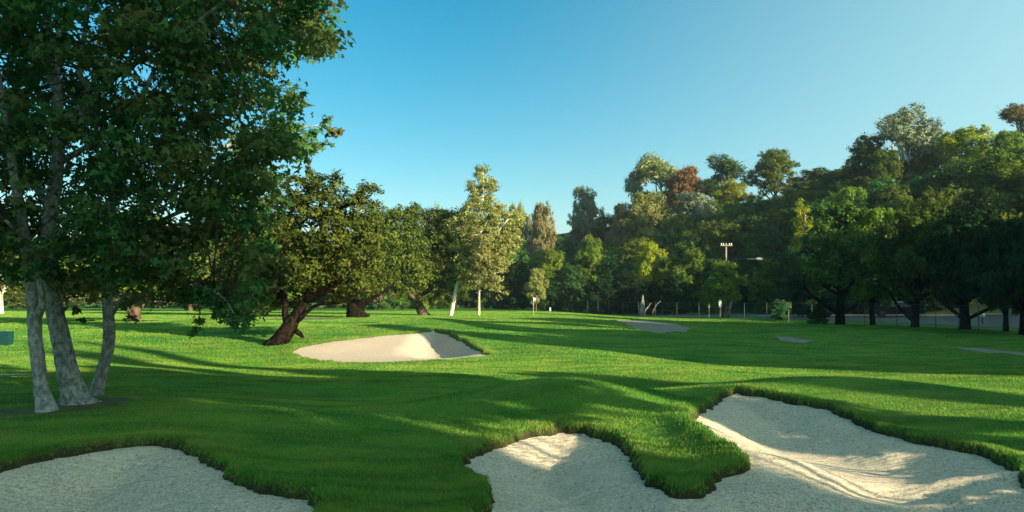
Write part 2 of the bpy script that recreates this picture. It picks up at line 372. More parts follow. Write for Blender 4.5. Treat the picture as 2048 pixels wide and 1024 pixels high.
def strip(name, pts, wid, lift, mat, n=14, sub=10):
    pp = smooth_path([(p[0], p[1], 0, w_) for p, w_ in zip(pts, wid)], sub); V = []; k = n + 1
    for i, p in enumerate(pp):
        a = pp[max(i - 1, 0)]; c = pp[min(i + 1, len(pp) - 1)]; t = np.array([c[0] - a[0], c[1] - a[1]]); t /= np.linalg.norm(t) + 1e-9
        nrm = np.array([-t[1], t[0]])
        for j in range(k):
            q = p[:2] + nrm * p[3] * (j / n - .5); V.append((q[0], q[1], gz(*q) + lift))
    o = link(name, fastmesh(name, V, gridfaces(k, len(pp)), mat, None, True)); tag(o, kind='structure'); return o
strip('road', [(7 + 5, 122), (12.8 + 7, 99), (22 + 9, 83), (26.5 + 12, 69), (29.2 + 13, 62), (33.5 + 13, 55), (44 + 12, 43), (70, 25)], [5, 6, 9, 15, 17, 17, 16, 15], .03, M_asph)
strip('path', [(-40, 27.2), (-22, 24.6), (-16.5, 23.9), (-14.2, 24.0)], [.7, .7, .5, .12], .02, M_path, 4, 30)

# ------------------------------------------------------------------ leaves
def rot_frames(nrm):
    nrm = nrm / (np.linalg.norm(nrm, axis=1, keepdims=True) + 1e-9)
    r = RNG.normal(size=nrm.shape); a = np.cross(nrm, r); a /= np.linalg.norm(a, axis=1, keepdims=True) + 1e-9
    return a, np.cross(nrm, a), nrm
def leaf_mesh(name, C, Nn, size, clump, mat, lobes=False, aspect=.55):
    a, b, n = rot_frames(Nn); m = len(C); s = (size * RNG.uniform(.5, 1.4, m))[:, None]
    if lobes:
        Vs = []
        for ang, l in ((0, 1.), (1.05, .8), (-1.05, .8)):
            dx = a * math.cos(ang) + b * math.sin(ang); dy = -a * math.sin(ang) + b * math.cos(ang)
            Vs += [C, C + (dx * .45 * l + dy * .24) * s - n * s * .03, C + dx * l * s - n * s * .15, C + (dx * .45 * l - dy * .24) * s - n * s * .03]
        V = np.stack(Vs, 1).reshape(-1, 3); k = 12
    else:
        s = s * (.8 + .7 * RNG.random(m)[:, None] ** 3); V = np.stack([C - a * s * .5, C + b * s * aspect * .5 + n * s * .08, C + a * s * .5, C - b * s * aspect * .5 + n * s * .08], 1).reshape(-1, 3); k = 4
    Fc = np.arange(len(V)).reshape(-1, 4)
    r = np.repeat(RNG.random(m), k); cl = np.repeat(clump, k)
    me = fastmesh(name, V, Fc, mat, dict(rnd=r, clump=cl)); return me
def cluster_leaves(cc, cr, per, up=.5, flat=.7, out_c=None, droop=0):
    k = len(cc); idx = np.repeat(np.arange(k), per)
    d = RNG.normal(size=(len(idx), 3)); d /= np.linalg.norm(d, axis=1, keepdims=True)
    rr = RNG.random(len(idx)) ** .5
    P = cc[idx] + d * (rr * cr[idx])[:, None] * np.array([1, 1, flat])
    if droop: P[:, 2] -= droop * RNG.random(len(idx)) * cr[idx]
    N = d * .8 + RNG.normal(size=d.shape) * .55; N[:, 2] += up
    if out_c is not None:
        o = P - out_c; o /= np.linalg.norm(o, axis=1, keepdims=True) + 1e-9; N += o * .6
    cl = RNG.random(k)[idx] ** 1.5
    return P, N, cl
def blob_clusters(blobs, dens):                          # cluster centres in a shell of each blob
    out = []
    for (cx, cy, cz, rx, ry, rz) in blobs:
        n = max(4, int(dens * (rx * ry * rz) ** (2 / 3)))
        d = RNG.normal(size=(n, 3)); d /= np.linalg.norm(d, axis=1, keepdims=True)
        r = RNG.uniform(.25, 1.0, n) ** .45; r = np.where(RNG.random(n) < .14, r * 1.22, r)
        out.append(np.array([cx, cy, cz]) + d * r[:, None] * np.array([rx, ry, rz]))
    return np.concatenate(out)
def limb(mb, p0, p1, r0, r1, bend=.12, n=6, k=5):
    p0 = Vector(p0); p1 = Vector(p1); L = (p1 - p0).length; pts = []; rs = []
    off = Vector((random.uniform(-1, 1), random.uniform(-1, 1), random.uniform(-.2, .9))) * L * bend
    for i in range(k + 1):
        t = i / k; pts.append(p0.lerp(p1, t) + off * math.sin(math.pi * t)); rs.append(r0 + (r1 - r0) * t)
    mb.tube(pts, rs, n, .06); return pts

# prototypes, each with a trunk mesh and a crown mesh, 10 m high
PROTO = {}
def proto(key, kind, seed, leaf=.25, ncl=1.0, per=30):
    global RNG
    random.seed(seed); RNG = np.random.default_rng(seed); mb = MB(); Ht = 10.
    ru = random.uniform
    if kind in ('round', 'low'):
        lo = kind == 'low'; blobs = [(0, 0, 5.2 if lo else 6.3, 2.4, 2.4, 3.2 if lo else 2.0)]; ph = [ru(0, 6.28) for _ in range(6)]
        zb = .5 if lo else 2.6; n_ = 46 if lo else 38
        for i in range(n_):
            a = i * 2.39996 + ru(-.3, .3); u_ = (i + .5) / n_; zz = zb + (9.2 - zb) * u_
            env = math.sqrt(max(.03, 1 - ((u_ - (.30 if lo else .36)) / (.74 if lo else .68)) ** 2)) * (1 + .22 * math.sin(2 * a + ph[0]) * math.sin(5 * u_ + ph[1]) + .16 * math.sin(3 * a + ph[2] + 4 * u_))
            rr = 3.5 * env * math.sqrt(ru(.25, 1.15)); q = ru(.5, 1.25)
            blobs.append((math.cos(a) * rr, math.sin(a) * rr, zz + ru(-.5, .5), q * ru(.8, 1.5), q * ru(.8, 1.5), q * ru(.55, .9)))
        for i in range(5): q = ru(.35, .6); blobs.append((ru(-1.8, 1.8), ru(-1.8, 1.8), ru(8.8, 9.5), q, q, q * 1.2))
        dens = 30 * ncl; cr = (.22, .68); top = 6.5; r0 = .3; forks = 12
    elif kind == 'open':                                  # eucalyptus: clumps held apart on rising limbs
        Rr = 3.2; blobs = []
        for i in range(15):
            a = i * 2.4; zz = 3.8 + 5.4 * ((i * .618 + .2) % 1); rr = ru(.8, 2.6) * (1.15 - abs(zz - 6.5) / 6)
            q = ru(.75, 1.3); blobs.append((math.cos(a) * rr, math.sin(a) * rr, zz, q, q, q * 1.0))
        dens = 22 * ncl; cr = (.22, .6); top = 5.5; r0 = .24; forks = 99
    elif kind == 'twiggy':
        Rr = 3.0; blobs = []
        for i in range(18):
            a = i * 2.4; zz = 4 + 5.4 * ((i * .618) % 1); rr = ru(.6, 2.7)
            q = ru(.4, .7); blobs.append((math.cos(a) * rr, math.sin(a) * rr, zz, q, q, q))
        dens = 12 * ncl; cr = (.25, .5); top = 5; r0 = .2; forks = 99
    elif kind == 'umbrella':
        Rr = 3.2; blobs = [(ru(-2, 2), ru(-2, 2), ru(5.6, 8.4), 1.5, 1.5, 1.2) for i in range(16)]
        dens = 26 * ncl; cr = (.3, .8); top = 6.5; r0 = .2; forks = 6
    elif kind == 'column':
        Rr = 1.9; blobs = []
        for i in range(18):
            zz = 1.6 + 8. * i / 18; a = i * 2.4; q = 1.25 * (1.12 - i / 22); blobs.append((math.cos(a) * .7 * q, math.sin(a) * .7 * q, zz, q * .9, q * .9, q * .8))
        dens = 26 * ncl; cr = (.3, .6); top = 8.5; r0 = .2; forks = 3
    lean = (ru(-.4, .4), ru(-.4, .4))
    tr = [(0, 0, -.4, r0 * 1.4), (0, 0, .4, r0 * 1.05), (lean[0] * .4, lean[1] * .4, top * .45, r0 * .8), (lean[0], lean[1], top, r0 * .45)]
    sp = smooth_path(tr, 5); mb.tube([p[:3] for p in sp], [p[3] for p in sp], 9, .08)
    for i, bl in enumerate(blobs[:forks]):
        t = ru(.35, .95); k = min(len(sp) - 1, int(t * len(sp))); p = sp[k]
        limb(mb, p[:3], bl[:3], p[3] * .55, .04, .15)
        if kind in ('open', 'twiggy'):
            for q in range(4 if kind == 'open' else 9):
                e = (bl[0] + ru(-1, 1) * bl[3] * 1.2, bl[1] + ru(-1, 1) * bl[3] * 1.2, bl[2] + ru(-.4, 1.2) * bl[5]); limb(mb, bl[:3], e, .035, .012, .1, 4, 3)
    cc = blob_clusters(blobs, dens); crr = RNG.uniform(cr[0], cr[1], len(cc))
    P, N, cl = cluster_leaves(cc, crr, per, .45, .75, np.array([0, 0, 4.5]), .3 if kind == 'open' else 0)
    tm = mb.mesh('trunk', B_grey, True)
    cm = leaf_mesh('crown', P, N, leaf, cl, L_mid)
    top_z = np.percentile(P[:, 2], 99.7); rad = np.percentile(np.hypot(P[:, 0], P[:, 1]), 96)
    PROTO[key] = (tm, cm, top_z, rad)
proto('round1', 'round', 11); proto('round2', 'round', 23); proto('round3', 'round', 37)
proto('low1', 'low', 5); proto('low2', 'low', 6); proto('open1', 'open', 8, .22, 1.3, 30); proto('open2', 'open', 9, .22, 1.3, 30)
proto('twig1', 'twiggy', 12, .18, 2.2, 16); proto('col1', 'column', 15, .24)
proto('caster1', 'round', 41, .5, 1.3, 22); proto('caster2', 'round', 42, .5, 1.3, 22)
proto('umb', 'umbrella', 51, .4, 1.2, 24)
random.seed(3); RNG = np.random.default_rng(3)

def put_tree(name, x, y, height, radius, key, leaf, bark, label, group=None, rz=None):
    tm, cm, th, rd = PROTO[key]; z = gz(x, y)
    r = empty(name, (x, y, z), random.uniform(0, 6.28) if rz is None else rz)
    tag(r, label, 'tree', group)
    sc = (radius / rd, radius / rd, height / th)
    for nm, me, mt in (('trunk', tm, bark), ('crown', cm, leaf)):
        o = link(nm, me, r); o.scale = sc
        o.material_slots[0].link = 'OBJECT'; o.material_slots[0].material = mt
    return r
def ptree(name, px, top, Y, hw, key, leaf, bark, label, group=None):
    x = PX(px, Y); h = PZ(top, Y) - gz(x, Y)
    return put_tree(name, x, Y, h, hw * Y / F, key, leaf, bark, label, group)

# ------------------------------------------------------------------ the three-stemmed tree at the left
srad = 1.0
def stem(mb, pts, Y, k=8, n=18, wob=.05):                # pts: px, py, radius px, (depth offset)
    q = []
    for p in pts:
        d = Y + (p[3] if len(p) > 3 else 0); c = W3(p[0], p[1], d); q.append((c[0], c[1], c[2], p[2] * d / F * srad))
    sp = smooth_path(q, k); mb.tube([s[:3] for s in sp], [s[3] for s in sp], n, wob); return sp
def base_fix(px, py):                                    # a point of the ground seen at that pixel
    x, y = ray(px, py); return x, y, gz(x, y)
x1, y1, z1 = base_fix(92, 822); x2, y2, z2 = base_fix(150, 806); x3, y3, z3 = base_fix(188, 790)
sycamore = tag(empty('broadleaf_tree', (x2, y2, z2)), 'large tree with three mottled grey stems and dark leaves, left foreground', 'tree')
inv = Vector((-x2, -y2, -z2))
srad = .76
m1 = MB(); s1 = stem(m1, [(97, 850, 46), (93, 822, 29), (83, 775, 19), (72, 690, 17), (68, 630, 17), (62, 560, 15), (50, 470, 13, -.3), (30, 360, 11, -.8), (10, 230, 9, -1.2), (-20, 60, 6, -1.6)], y1)
stem(m1, [(70, 640, 14), (84, 610, 9, -.2), (80, 570, 8, -.3), (72, 545, 5, -.4)], y1)
m2 = MB(); s2 = stem(m2, [(162, 830, 70), (153, 806, 44), (143, 770, 30), (124, 690, 24), (108, 610, 22), (100, 540, 20), (98, 450, 18), (110, 370, 17), (118, 290, 15), (116, 210, 13), (108, 120, 11), (96, 40, 9), (90, -60, 7), (80, -200, 4)], y2)
limbs = [stem(m2, [(116, 250, 10), (140, 230, 9, -.3), (168, 205, 8, -.6), (176, 175, 8, -.8), (160, 145, 7, -1), (170, 60, 6, -1.2), (190, -60, 4, -1.5)], y2),
         stem(m2, [(112, 330, 9), (180, 290, 7, .4), (280, 230, 6, .8), (400, 150, 5, 1.2), (520, 60, 3, 1.4), (600, 20, 2, 1.5)], y2),
         stem(m2, [(104, 420, 10), (60, 360, 8, .6), (10, 300, 6, 1), (-60, 230, 4, 1.6)], y2),
         stem(m2, [(100, 480, 9), (200, 420, 7, 1), (330, 350, 6, 2), (460, 290, 4, 2.6), (580, 260, 3, 3.0), (640, 250, 1.5, 3.2)], y2),
         stem(m2, [(118, 300, 8), (200, 180, 6, -1), (330, 90, 5, -2), (450, 0, 4, -2.6), (520, -80, 2, -3)], y2),
         stem(m2, [(116, 200, 8), (80, 100, 6, -.4), (60, 20, 5, -.8), (30, -80, 3, -1)], y2),
         stem(m2, [(108, 560, 8), (70, 500, 6, -1.2), (10, 440, 4, -2.2)], y2)]
m3 = MB(); s3 = stem(m3, [(184, 815, 36), (190, 790, 22), (204, 745, 15), (218, 680, 15), (216, 620, 14), (212, 560, 13), (214, 480, 12), (226, 390, 10, .3), (250, 290, 8, .6), (290, 180, 6, .8), (340, 80, 4, 1.)], y3)
limbs += [stem(m3, [(213, 540, 8), (280, 470, 6, .5), (370, 420, 5, 1), (480, 400, 3.5, 1.5)], y3),
          stem(m3, [(214, 500, 7), (290, 540, 5, -1), (370, 560, 4, -1.8), (440, 590, 3, -2.4), (470, 630, 1.5, -2.5)], y3),
          stem(m3, [(218, 640, 6), (250, 590, 4, -.6), (280, 560, 3, -1)], y3)]
srad = 1.0
for m in (m1, m2, m3):
    o = m.build('trunk', B_syc, sycamore, True); o.location = inv
# crown: leaf clusters fill a rounded volume round the limbs
poly = np.array([(-260, -330), (60, -420), (400, -330), (600, -180), (668, -60), (650, 30), (668, 95), (640, 110), (590, 108), (575, 150), (612, 190), (628, 215), (585, 222), (570, 238), (625, 262), (640, 300), (590, 300), (560, 335), (565, 375), (550, 430), (545, 500), (540, 560), (520, 600), (490, 650), (455, 655), (430, 625), (400, 610), (300, 600), (235, 590), (200, 575), (140, 600), (110, 580), (60, 560), (30, 575), (0, 545), (-80, 560), (-260, 500), (-330, 80)], float)
cand = RNG.uniform([-330, -420], [690, 660], (8600, 2)); sdp = poly_sd(poly, cand[:, 0], cand[:, 1]); cand = cand[sdp > 6]
sd_ = sdp[sdp > 6]
half = 4.2 * np.sqrt(np.clip(1 - ((cand[:, 0] - 150) / 640) ** 2, .02, 1)) * np.sqrt(np.clip(1 - ((cand[:, 1] + 40) / 760) ** 2, .05, 1))
dep = y2 + .4 + RNG.uniform(-1, 1, len(cand)) * half
nz = np.sin(cand[:, 0] * .021 + 1.7) * np.sin(cand[:, 1] * .026 + .6) + .7 * np.sin(cand[:, 0] * .047 + cand[:, 1] * .031) + RNG.normal(size=len(cand)) * .5
keep = (nz > -.62) & (RNG.random(len(cand)) < np.where(cand[:, 1] < -60, .32, .46))
# keep the pale stems in view low down and in the middle
stemgap = (dep < y2 + .1) & (((np.abs(cand[:, 0] - 108) < 48) & (cand[:, 1] > 270) & (cand[:, 1] < 455)) | ((np.abs(cand[:, 0] - 135) < 60) & (cand[:, 1] > 130) & (cand[:, 1] < 225)))
skip = (cand[:, 0] < 235) & (cand[:, 1] > 520) & (dep < y2 + .5) & (RNG.random(len(cand)) < .25)
keep &= ~stemgap & ~skip
cand, dep = cand[keep], dep[keep]
cc = np.stack([(cand[:, 0] - CX) / F * dep, dep, H + (HY - cand[:, 1]) / F * dep], -1)
extra = [(655, 238, 1.5), (664, 262, 1.5), (648, 252, 1.5), (675, 262, 1.5), (630, 262, 1.4), (618, 340, 1.2), (624, 352, 1.2), (605, 312, 1.), (660, 96, 1), (640, 100, 1), (468, 640, -2.4), (445, 625, -2.4), (480, 650, -2.4), (395, 640, -2.), (393, 662, -2.), (394, 615, -2), (150, 620, 0), (160, 640, 0), (255, 610, -.5), (262, 640, -.5)]
ec = np.array([W3(a, b_, y2 + d_) for a, b_, d_ in extra])
crr = np.concatenate([RNG.uniform(.26, .66, len(cc)), np.full(len(ec), .15)])
cc = np.concatenate([cc, ec])
per = 46
P, N, cl = cluster_leaves(cc, crr, per, .55, .6)
kp = np.ones(len(P), bool); kp[-len(ec) * per:] = RNG.random(len(ec) * per) < .35
P, N, cl = P[kp], N[kp], cl[kp]
cm = leaf_mesh('crown', P - np.array([x2, y2, z2]), N, .105, cl, L_syc, True)
link('crown', cm, sycamore)
# twigs from the limbs out to the clusters
mbt = MB(); LP = np.array([p[:3] for l in limbs + [s2[30:], s3[20:]] for p in l])
for c in cc[::5]:
    d2 = ((LP - c) ** 2).sum(1); k = int(np.argmin(d2))
    if d2[k] < 9: limb(mbt, LP[k], c, .022, .006, .12, 4, 3)
o = mbt.build('branch', B_brown, sycamore, True); o.location = inv

# ------------------------------------------------------------------ hero tree builder in pixel space
def hero(name, label, Y, base_px, base_py, stems, clumps, leaf, bark, leafsize, per=24, dens=1.0, crs=(.35, .7), depth_k=1.0, lk=1.):
    bx, by = PX(base_px, Y), Y; bz = gz(bx, by)
    root = tag(empty(name, (bx, by, bz)), label, 'tree'); off = Vector((-bx, -by, -bz)); mb = MB(); pts = []
    for st in stems: pts += [p[:3] for p in stem(mb, st, Y, 5, 12, .09)]
    blobs = []
    for (px, py, rx, ry, dz) in clumps:
        c = W3(px, py, Y + dz); k = (Y + dz) / F; blobs.append((c[0], c[1], c[2], rx * k, (rx + ry) / 2 * k * depth_k, ry * k))
    cc = blob_clusters(blobs, 22 * dens); LPp = np.array(pts)
    for b_ in blobs:
        d2 = ((LPp - np.array(b_[:3])) ** 2).sum(1); k = int(np.argmin(d2)); limb(mb, LPp[k], b_[:3], .07 * Y / 40 * lk, .03 * lk, .12, 6, 5)
    for c in cc[::7]:
        j = int(np.argmin([sum((c[i] - b_[i]) ** 2 for i in range(3)) for b_ in blobs])); limb(mb, blobs[j][:3], c, .03, .01, .1, 4, 3)
    o = mb.build('trunk', bark, root, True); o.location = off
    P, N, cl = cluster_leaves(cc, RNG.uniform(crs[0], crs[1], len(cc)), per, .45, .7, np.array(blobs[0][:3]))
    link('crown', leaf_mesh('crown', P - np.array([bx, by, bz]), N, leafsize, cl, leaf), root)
    return root
YO = ray(556, 688)[1]
hero('oak_tree', 'dark leaning oak with forked trunk black in shade beside the sunlit bunker', YO, 556, 688,
     [[(546, 700, 24), (558, 684, 18), (577, 655, 16), (592, 632, 12), (606, 608, 9), (622, 580, 8), (640, 545, 7), (650, 500, 6), (640, 440, 4)],
      [(576, 655, 8), (571, 630, 7, .1), (570, 605, 6, .2), (560, 580, 7, .4), (540, 545, 5, .6), (520, 500, 3, .8)],
      [(612, 600, 9), (650, 585, 6, -.6), (680, 560, 5, -.9), (715, 525, 3, -1.2)],
      [(588, 645, 7), (604, 634, 5, -.2), (616, 622, 4, -.2), (640, 608, 3.5, -.5), (690, 603, 3, -1), (720, 585, 2, -1.2)],
      [(588, 660, 6), (599, 667, 5, -.1), (606, 675, 3, -.15)]],
     [(620, 470, 85, 80, 0), (560, 500, 60, 70, .8), (690, 500, 70, 65, -.4), (640, 400, 70, 45, .3), (700, 410, 45, 40, .2), (735, 450, 35, 55, 0), (560, 430, 60, 50, 1.), (500, 500, 55, 75, 1.2),
      (520, 570, 50, 35, .8), (655, 375, 38, 28, .3), (745, 520, 34, 45, 0), (700, 560, 45, 28, -.6), (620, 545, 50, 30, -.8), (590, 385, 40, 38, .8), (450, 560, 40, 40, 1.2), (742, 390, 20, 22, .2), (470, 440, 60, 70, 1.8), (520, 380, 40, 30, 1.6), (570, 592, 42, 24, .9), (500, 600, 38, 24, 1.), (540, 612, 30, 14, .8), (680, 588, 34, 16, .2), (640, 570, 34, 20, .6), (735, 570, 30, 20, -.2), (668, 358, 14, 14, .2), (632, 362, 14, 12, .4), (728, 378, 14, 14, .2)],
     L_oak, B_shaded, .15, 34, 2.2, (.2, .42))
Y2 = 62
hero('oak_tree', 'gnarled dark oak with low twisted trunk standing behind the leaning oak', Y2, 712, 632,
     [[(716, 640, 26), (712, 628, 19), (708, 612, 16), (700, 596, 10), (680, 575, 7), (655, 550, 5)], [(715, 622, 12), (728, 605, 9, -.3), (750, 592, 5, -.6), (780, 575, 4, -.9)],
      [(712, 610, 10), (705, 580, 8), (712, 540, 6), (720, 480, 4)], [(700, 596, 6), (680, 570, 5, -.4), (672, 545, 4, -.6)]],
     [(740, 480, 60, 60, 0), (800, 490, 55, 60, .6), (690, 530, 50, 45, 0), (790, 440, 40, 25, .5), (770, 550, 45, 32, -.5), (830, 540, 35, 40, .3), (820, 430, 30, 18, 1), (730, 580, 30, 16, -1), (760, 440, 30, 24, .5), (826, 414, 14, 8, 1), (800, 575, 36, 22, .4), (660, 575, 30, 20, .5)],
     L_oak, B_shaded, .2, 30, 1.7, (.3, .6))
hero('oak_tree', 'olive brown spreading tree with a bare low branch right of the gnarled oak', 74, 845, 628,
     [[(848, 634, 14), (845, 625, 10), (835, 600, 8), (840, 560, 6), (850, 500, 4)], [(836, 600, 6), (815, 588, 5, -.5), (790, 590, 3, -1), (770, 580, 2, -1.2)], [(836, 592, 5), (860, 580, 4), (880, 570, 3)]],
     [(870, 490, 50, 60, 0), (830, 470, 40, 45, .5), (900, 450, 45, 32, .5), (890, 540, 45, 45, -.4), (860, 580, 40, 26, -.6), (870, 435, 34, 16, 1), (905, 590, 24, 18, -.5), (850, 520, 60, 50, .8), (830, 430, 24, 14, .5), (910, 430, 24, 12, .8)],
     L_oak, B_brown, .2, 28, 1.6, (.3, .6))
YW = 72
srad = .72
hero('eucalyptus_tree', 'tall slender tree with a leaning white trunk at the left edge of the green', YW, 902, 630,
     [[(902, 640, 7), (902, 628, 6), (908, 600, 5.5), (914, 570, 5), (924, 545, 5), (936, 520, 4.5), (950, 490, 3.5), (962, 440, 3), (966, 390, 2.4), (966, 345, 1.4)],
      [(930, 532, 3.5), (955, 500, 3, -.4), (990, 470, 2, -.8), (1015, 440, 1.3, -1)], [(950, 490, 2.5), (925, 460, 2, .4), (905, 440, 1.2, .6)]],
     [(965, 346, 14, 15, 0), (952, 372, 20, 13, 0), (980, 370, 18, 13, .3), (965, 393, 26, 16, .2), (944, 412, 18, 14, .3), (986, 412, 20, 15, 0), (965, 430, 46, 26, 0), (930, 455, 38, 26, .3), (1000, 450, 36, 28, 0), (960, 480, 46, 30, -.4), (1018, 480, 28, 30, 0),
      (915, 500, 32, 32, .5), (985, 520, 36, 28, -.5), (890, 540, 26, 32, 1.2), (940, 545, 30, 28, -.3), (884, 590, 22, 18, 1.), (1030, 440, 20, 18, .5)],
     L_olive, B_white, .19, 34, 2.4, (.25, .55), lk=.3)
hero('birch_tree', 'thin straight white stem under a pale olive crown on the green', 71, 958, 632,
     [[(958, 640, 3.6), (958, 628, 3.2), (958, 590, 3), (959, 550, 2.6), (960, 500, 2), (962, 460, 1.4)]],
     [(985, 550, 28, 30, -.5), (965, 560, 26, 20, -1), (995, 515, 26, 26, -.2), (1002, 585, 12, 12, 0), (940, 560, 18, 14, .2), (966, 515, 26, 28, -.9), (960, 470, 26, 26, -.9)],
     L_olive, B_white, .18, 30, 1.5, (.25, .5), lk=.12)

srad = 1.0
# ------------------------------------------------------------------ background trees left of the green
T = ptree
for a in [
 ('eucalyptus_tree', 1082, 408, 170, 36, 'round1', L_rust, B_grey, 'brownish loose tree on the skyline right of the tall white-trunked tree'),
 ('eucalyptus_tree', 1036, 410, 175, 28, 'round2', L_olive, B_grey, 'small grey green skyline tree just right of the white-trunked crown'),
 ('broadleaf_tree', 270, 430, 48, 165, 'round1', L_mid, B_brown, 'tree with a sunlit reddish brown trunk on the left lawn'),
 ('broadleaf_tree', 528, 430, 72, 110, 'round2', L_dark, B_shaded, 'dark upright trunk behind the fork of the leaning oak'),
 ('broadleaf_tree', 2, 440, 82, 70, 'round3', L_oak, B_white, 'tree with a bright cream trunk at the far left edge of the lawn'),
 ('broadleaf_tree', 120, 470, 110, 100, 'round1', L_oak, B_brown, 'olive tree far off, seen between the left and middle grey stems'),
 ('broadleaf_tree', 380, 460, 105, 90, 'round2', L_oak, B_brown, 'far olive tree above the lawn, right of the reddish brown trunk'),
 ('broadleaf_tree', 760, 440, 120, 60, 'low1', L_dark, B_brown, 'dark distant tree filling the gap behind the two oaks'),
 ('broadleaf_tree', 915, 428, 150, 60, 'low2', L_dark, B_brown, 'dark green distant tree directly behind the leaning white trunk'),
 ('broadleaf_tree', 870, 418, 170, 40, 'low1', L_grey, B_grey, 'grey green distant treetop showing left of the tall slender crown'),
 ('broadleaf_tree', 1000, 450, 130, 60, 'low1', L_teal, B_brown, 'blue green shaded tree behind the thin white stem'),
]: T(*a)
for i, (px, top, Y, hw) in enumerate([(-150, 480, 120, 100), (220, 490, 150, 90), (320, 500, 165, 80), (470, 480, 140, 90), (560, 470, 150, 80), (640, 470, 165, 80), (700, 480, 150, 70), (30, 500, 140, 80), (-60, 490, 160, 80), (800, 480, 160, 60), (850, 500, 130, 50), (960, 500, 150, 50)]):
    T('broadleaf_tree', px, top, Y, hw, ('low1', 'low2')[i % 2], (L_mid, L_dark)[i % 2], B_brown, '#|%s|6' % ('mid green', 'dark green')[i % 2], 'distant trees behind the left lawn')

# ------------------------------------------------------------------ wooded hill
for a in [
 ('eucalyptus_tree', 1168, 376, 180, 36, 'round3', L_grey, B_grey, 'grey green tree alone on the skyline over the low gap'),
 ('eucalyptus_tree', 1282, 308, 172, 36, 'open1', L_grey, B_grey, 'thin airy grey tree left of the rusty crowned tree'),
 ('eucalyptus_tree', 1328, 313, 168, 56, 'open2', L_olive, B_grey, 'tall olive tree with broken crown between the airy grey and rusty trees'),
 ('eucalyptus_tree', 1370, 336, 160, 46, 'round2', L_orange, B_grey, 'rusty orange crowned tree high on the hill'),
 ('eucalyptus_tree', 1438, 314, 165, 46, 'open1', L_dark, B_grey, 'dark open crowned skyline tree right of the rusty tree'),
 ('broadleaf_tree', 1462, 364, 150, 54, 'round1', L_yel, B_brown, 'round yellow green tree below the dark open crowned one'),
 ('broadleaf_tree', 1295, 388, 150, 60, 'round2', L_olive, B_brown, 'pale olive tree on the slope below the thin airy grey tree'),
 ('broadleaf_tree', 1246, 410, 152, 38, 'round3', L_rust, B_brown, 'brownish tree on the slope at the left foot of the tall group'),
 ('broadleaf_tree', 1392, 385, 148, 56, 'round3', L_grey, B_brown, 'greyish tree on the slope under the rusty crown'),
 ('broadleaf_tree', 1551, 300, 150, 54, 'round1', L_mid, B_brown, 'tall round sunlit green tree alone in the middle of the ridge'),
 ('broadleaf_tree', 1632, 338, 140, 50, 'low1', L_dark, B_brown, 'dark low tree in the ridge dip right of the round sunlit tree'),
 ('broadleaf_tree', 1735, 275, 120, 55, 'round2', L_dark, B_brown, 'dark green tree stepping up left of the tallest ridge tree'),
 ('broadleaf_tree', 1775, 300, 115, 45, 'round3', L_oak, B_brown, 'olive brown tree in front of the tallest ridge tree'),
 ('eucalyptus_tree', 1820, 206, 118, 60, 'open2', L_grey, B_white, 'tallest airy grey green tree on the right ridge'),
 ('eucalyptus_tree', 1842, 238, 120, 44, 'open1', L_grey, B_white, 'grey green tree filling in just below right of the tallest ridge tree'),
 ('eucalyptus_tree', 2018, 262, 108, 40, 'round3', L_mid, B_grey, 'green tree on the ridge right of the bright yellow green one'),
 ('eucalyptus_tree', 1875, 262, 122, 40, 'open1', L_mid, B_white, 'open green tree between the tallest and the bright yellow green tree'),
 ('broadleaf_tree', 1936, 256, 112, 64, 'round1', L_yel, B_brown, 'big bright yellow green round tree on the right ridge'),
 ('eucalyptus_tree', 2046, 205, 112, 42, 'open1', L_rust, B_grey, 'airy brownish grey tree cut by the right edge of the picture'),
 ('broadleaf_tree', 2000, 300, 96, 55, 'low2', L_dark, B_brown, 'dark tree mass below the ridge at the right edge'),
 ('broadleaf_tree', 1605, 402, 100, 36, 'col1', L_yel, B_brown, 'pointed pale yellow green tree in front of the dark ridge'),
 ('broadleaf_tree', 1690, 378, 100, 62, 'round3', L_mid, B_brown, 'green tree with lit top halfway up the right slope'),
 ('broadleaf_tree', 1790, 372, 96, 64, 'round1', L_oak, B_brown, 'wide olive tree halfway up the slope under the tallest ridge tree'),
 ('broadleaf_tree', 1872, 380, 90, 55, 'round2', L_mid, B_brown, 'mid green tree halfway up the slope below the bright round tree'),
 ('broadleaf_tree', 2035, 430, 72, 48, 'round1', L_yel, B_brown, 'yellow topped tree behind the road at the right edge'),
 ('broadleaf_tree', 1528, 450, 108, 56, 'low2', L_teal, B_brown, 'smooth blue green tree behind the lamp pole'),
 ('broadleaf_tree', 1300, 486, 112, 36, 'round2', L_yel, B_brown, 'tree with a bright golden round top at the foot of the hill'),
 ('broadleaf_tree', 1180, 474, 122, 42, 'round1', L_mid, B_brown, 'green tree with lit yellow top at the left foot of the hill'),
 ('broadleaf_tree', 1072, 538, 104, 24, 'round3', L_olive, B_brown, 'small pale topped tree behind the flagstick'),
 ('broadleaf_tree', 1390, 498, 108, 44, 'round1', L_mid, B_brown, 'rounded mid green tree standing alone just left of the lamp pole top'),
 ('broadleaf_tree', 1446, 524, 89, 42, 'round3', L_mid, B_brown, 'low green tree right in front of the lamp pole'),
]: T(*a)
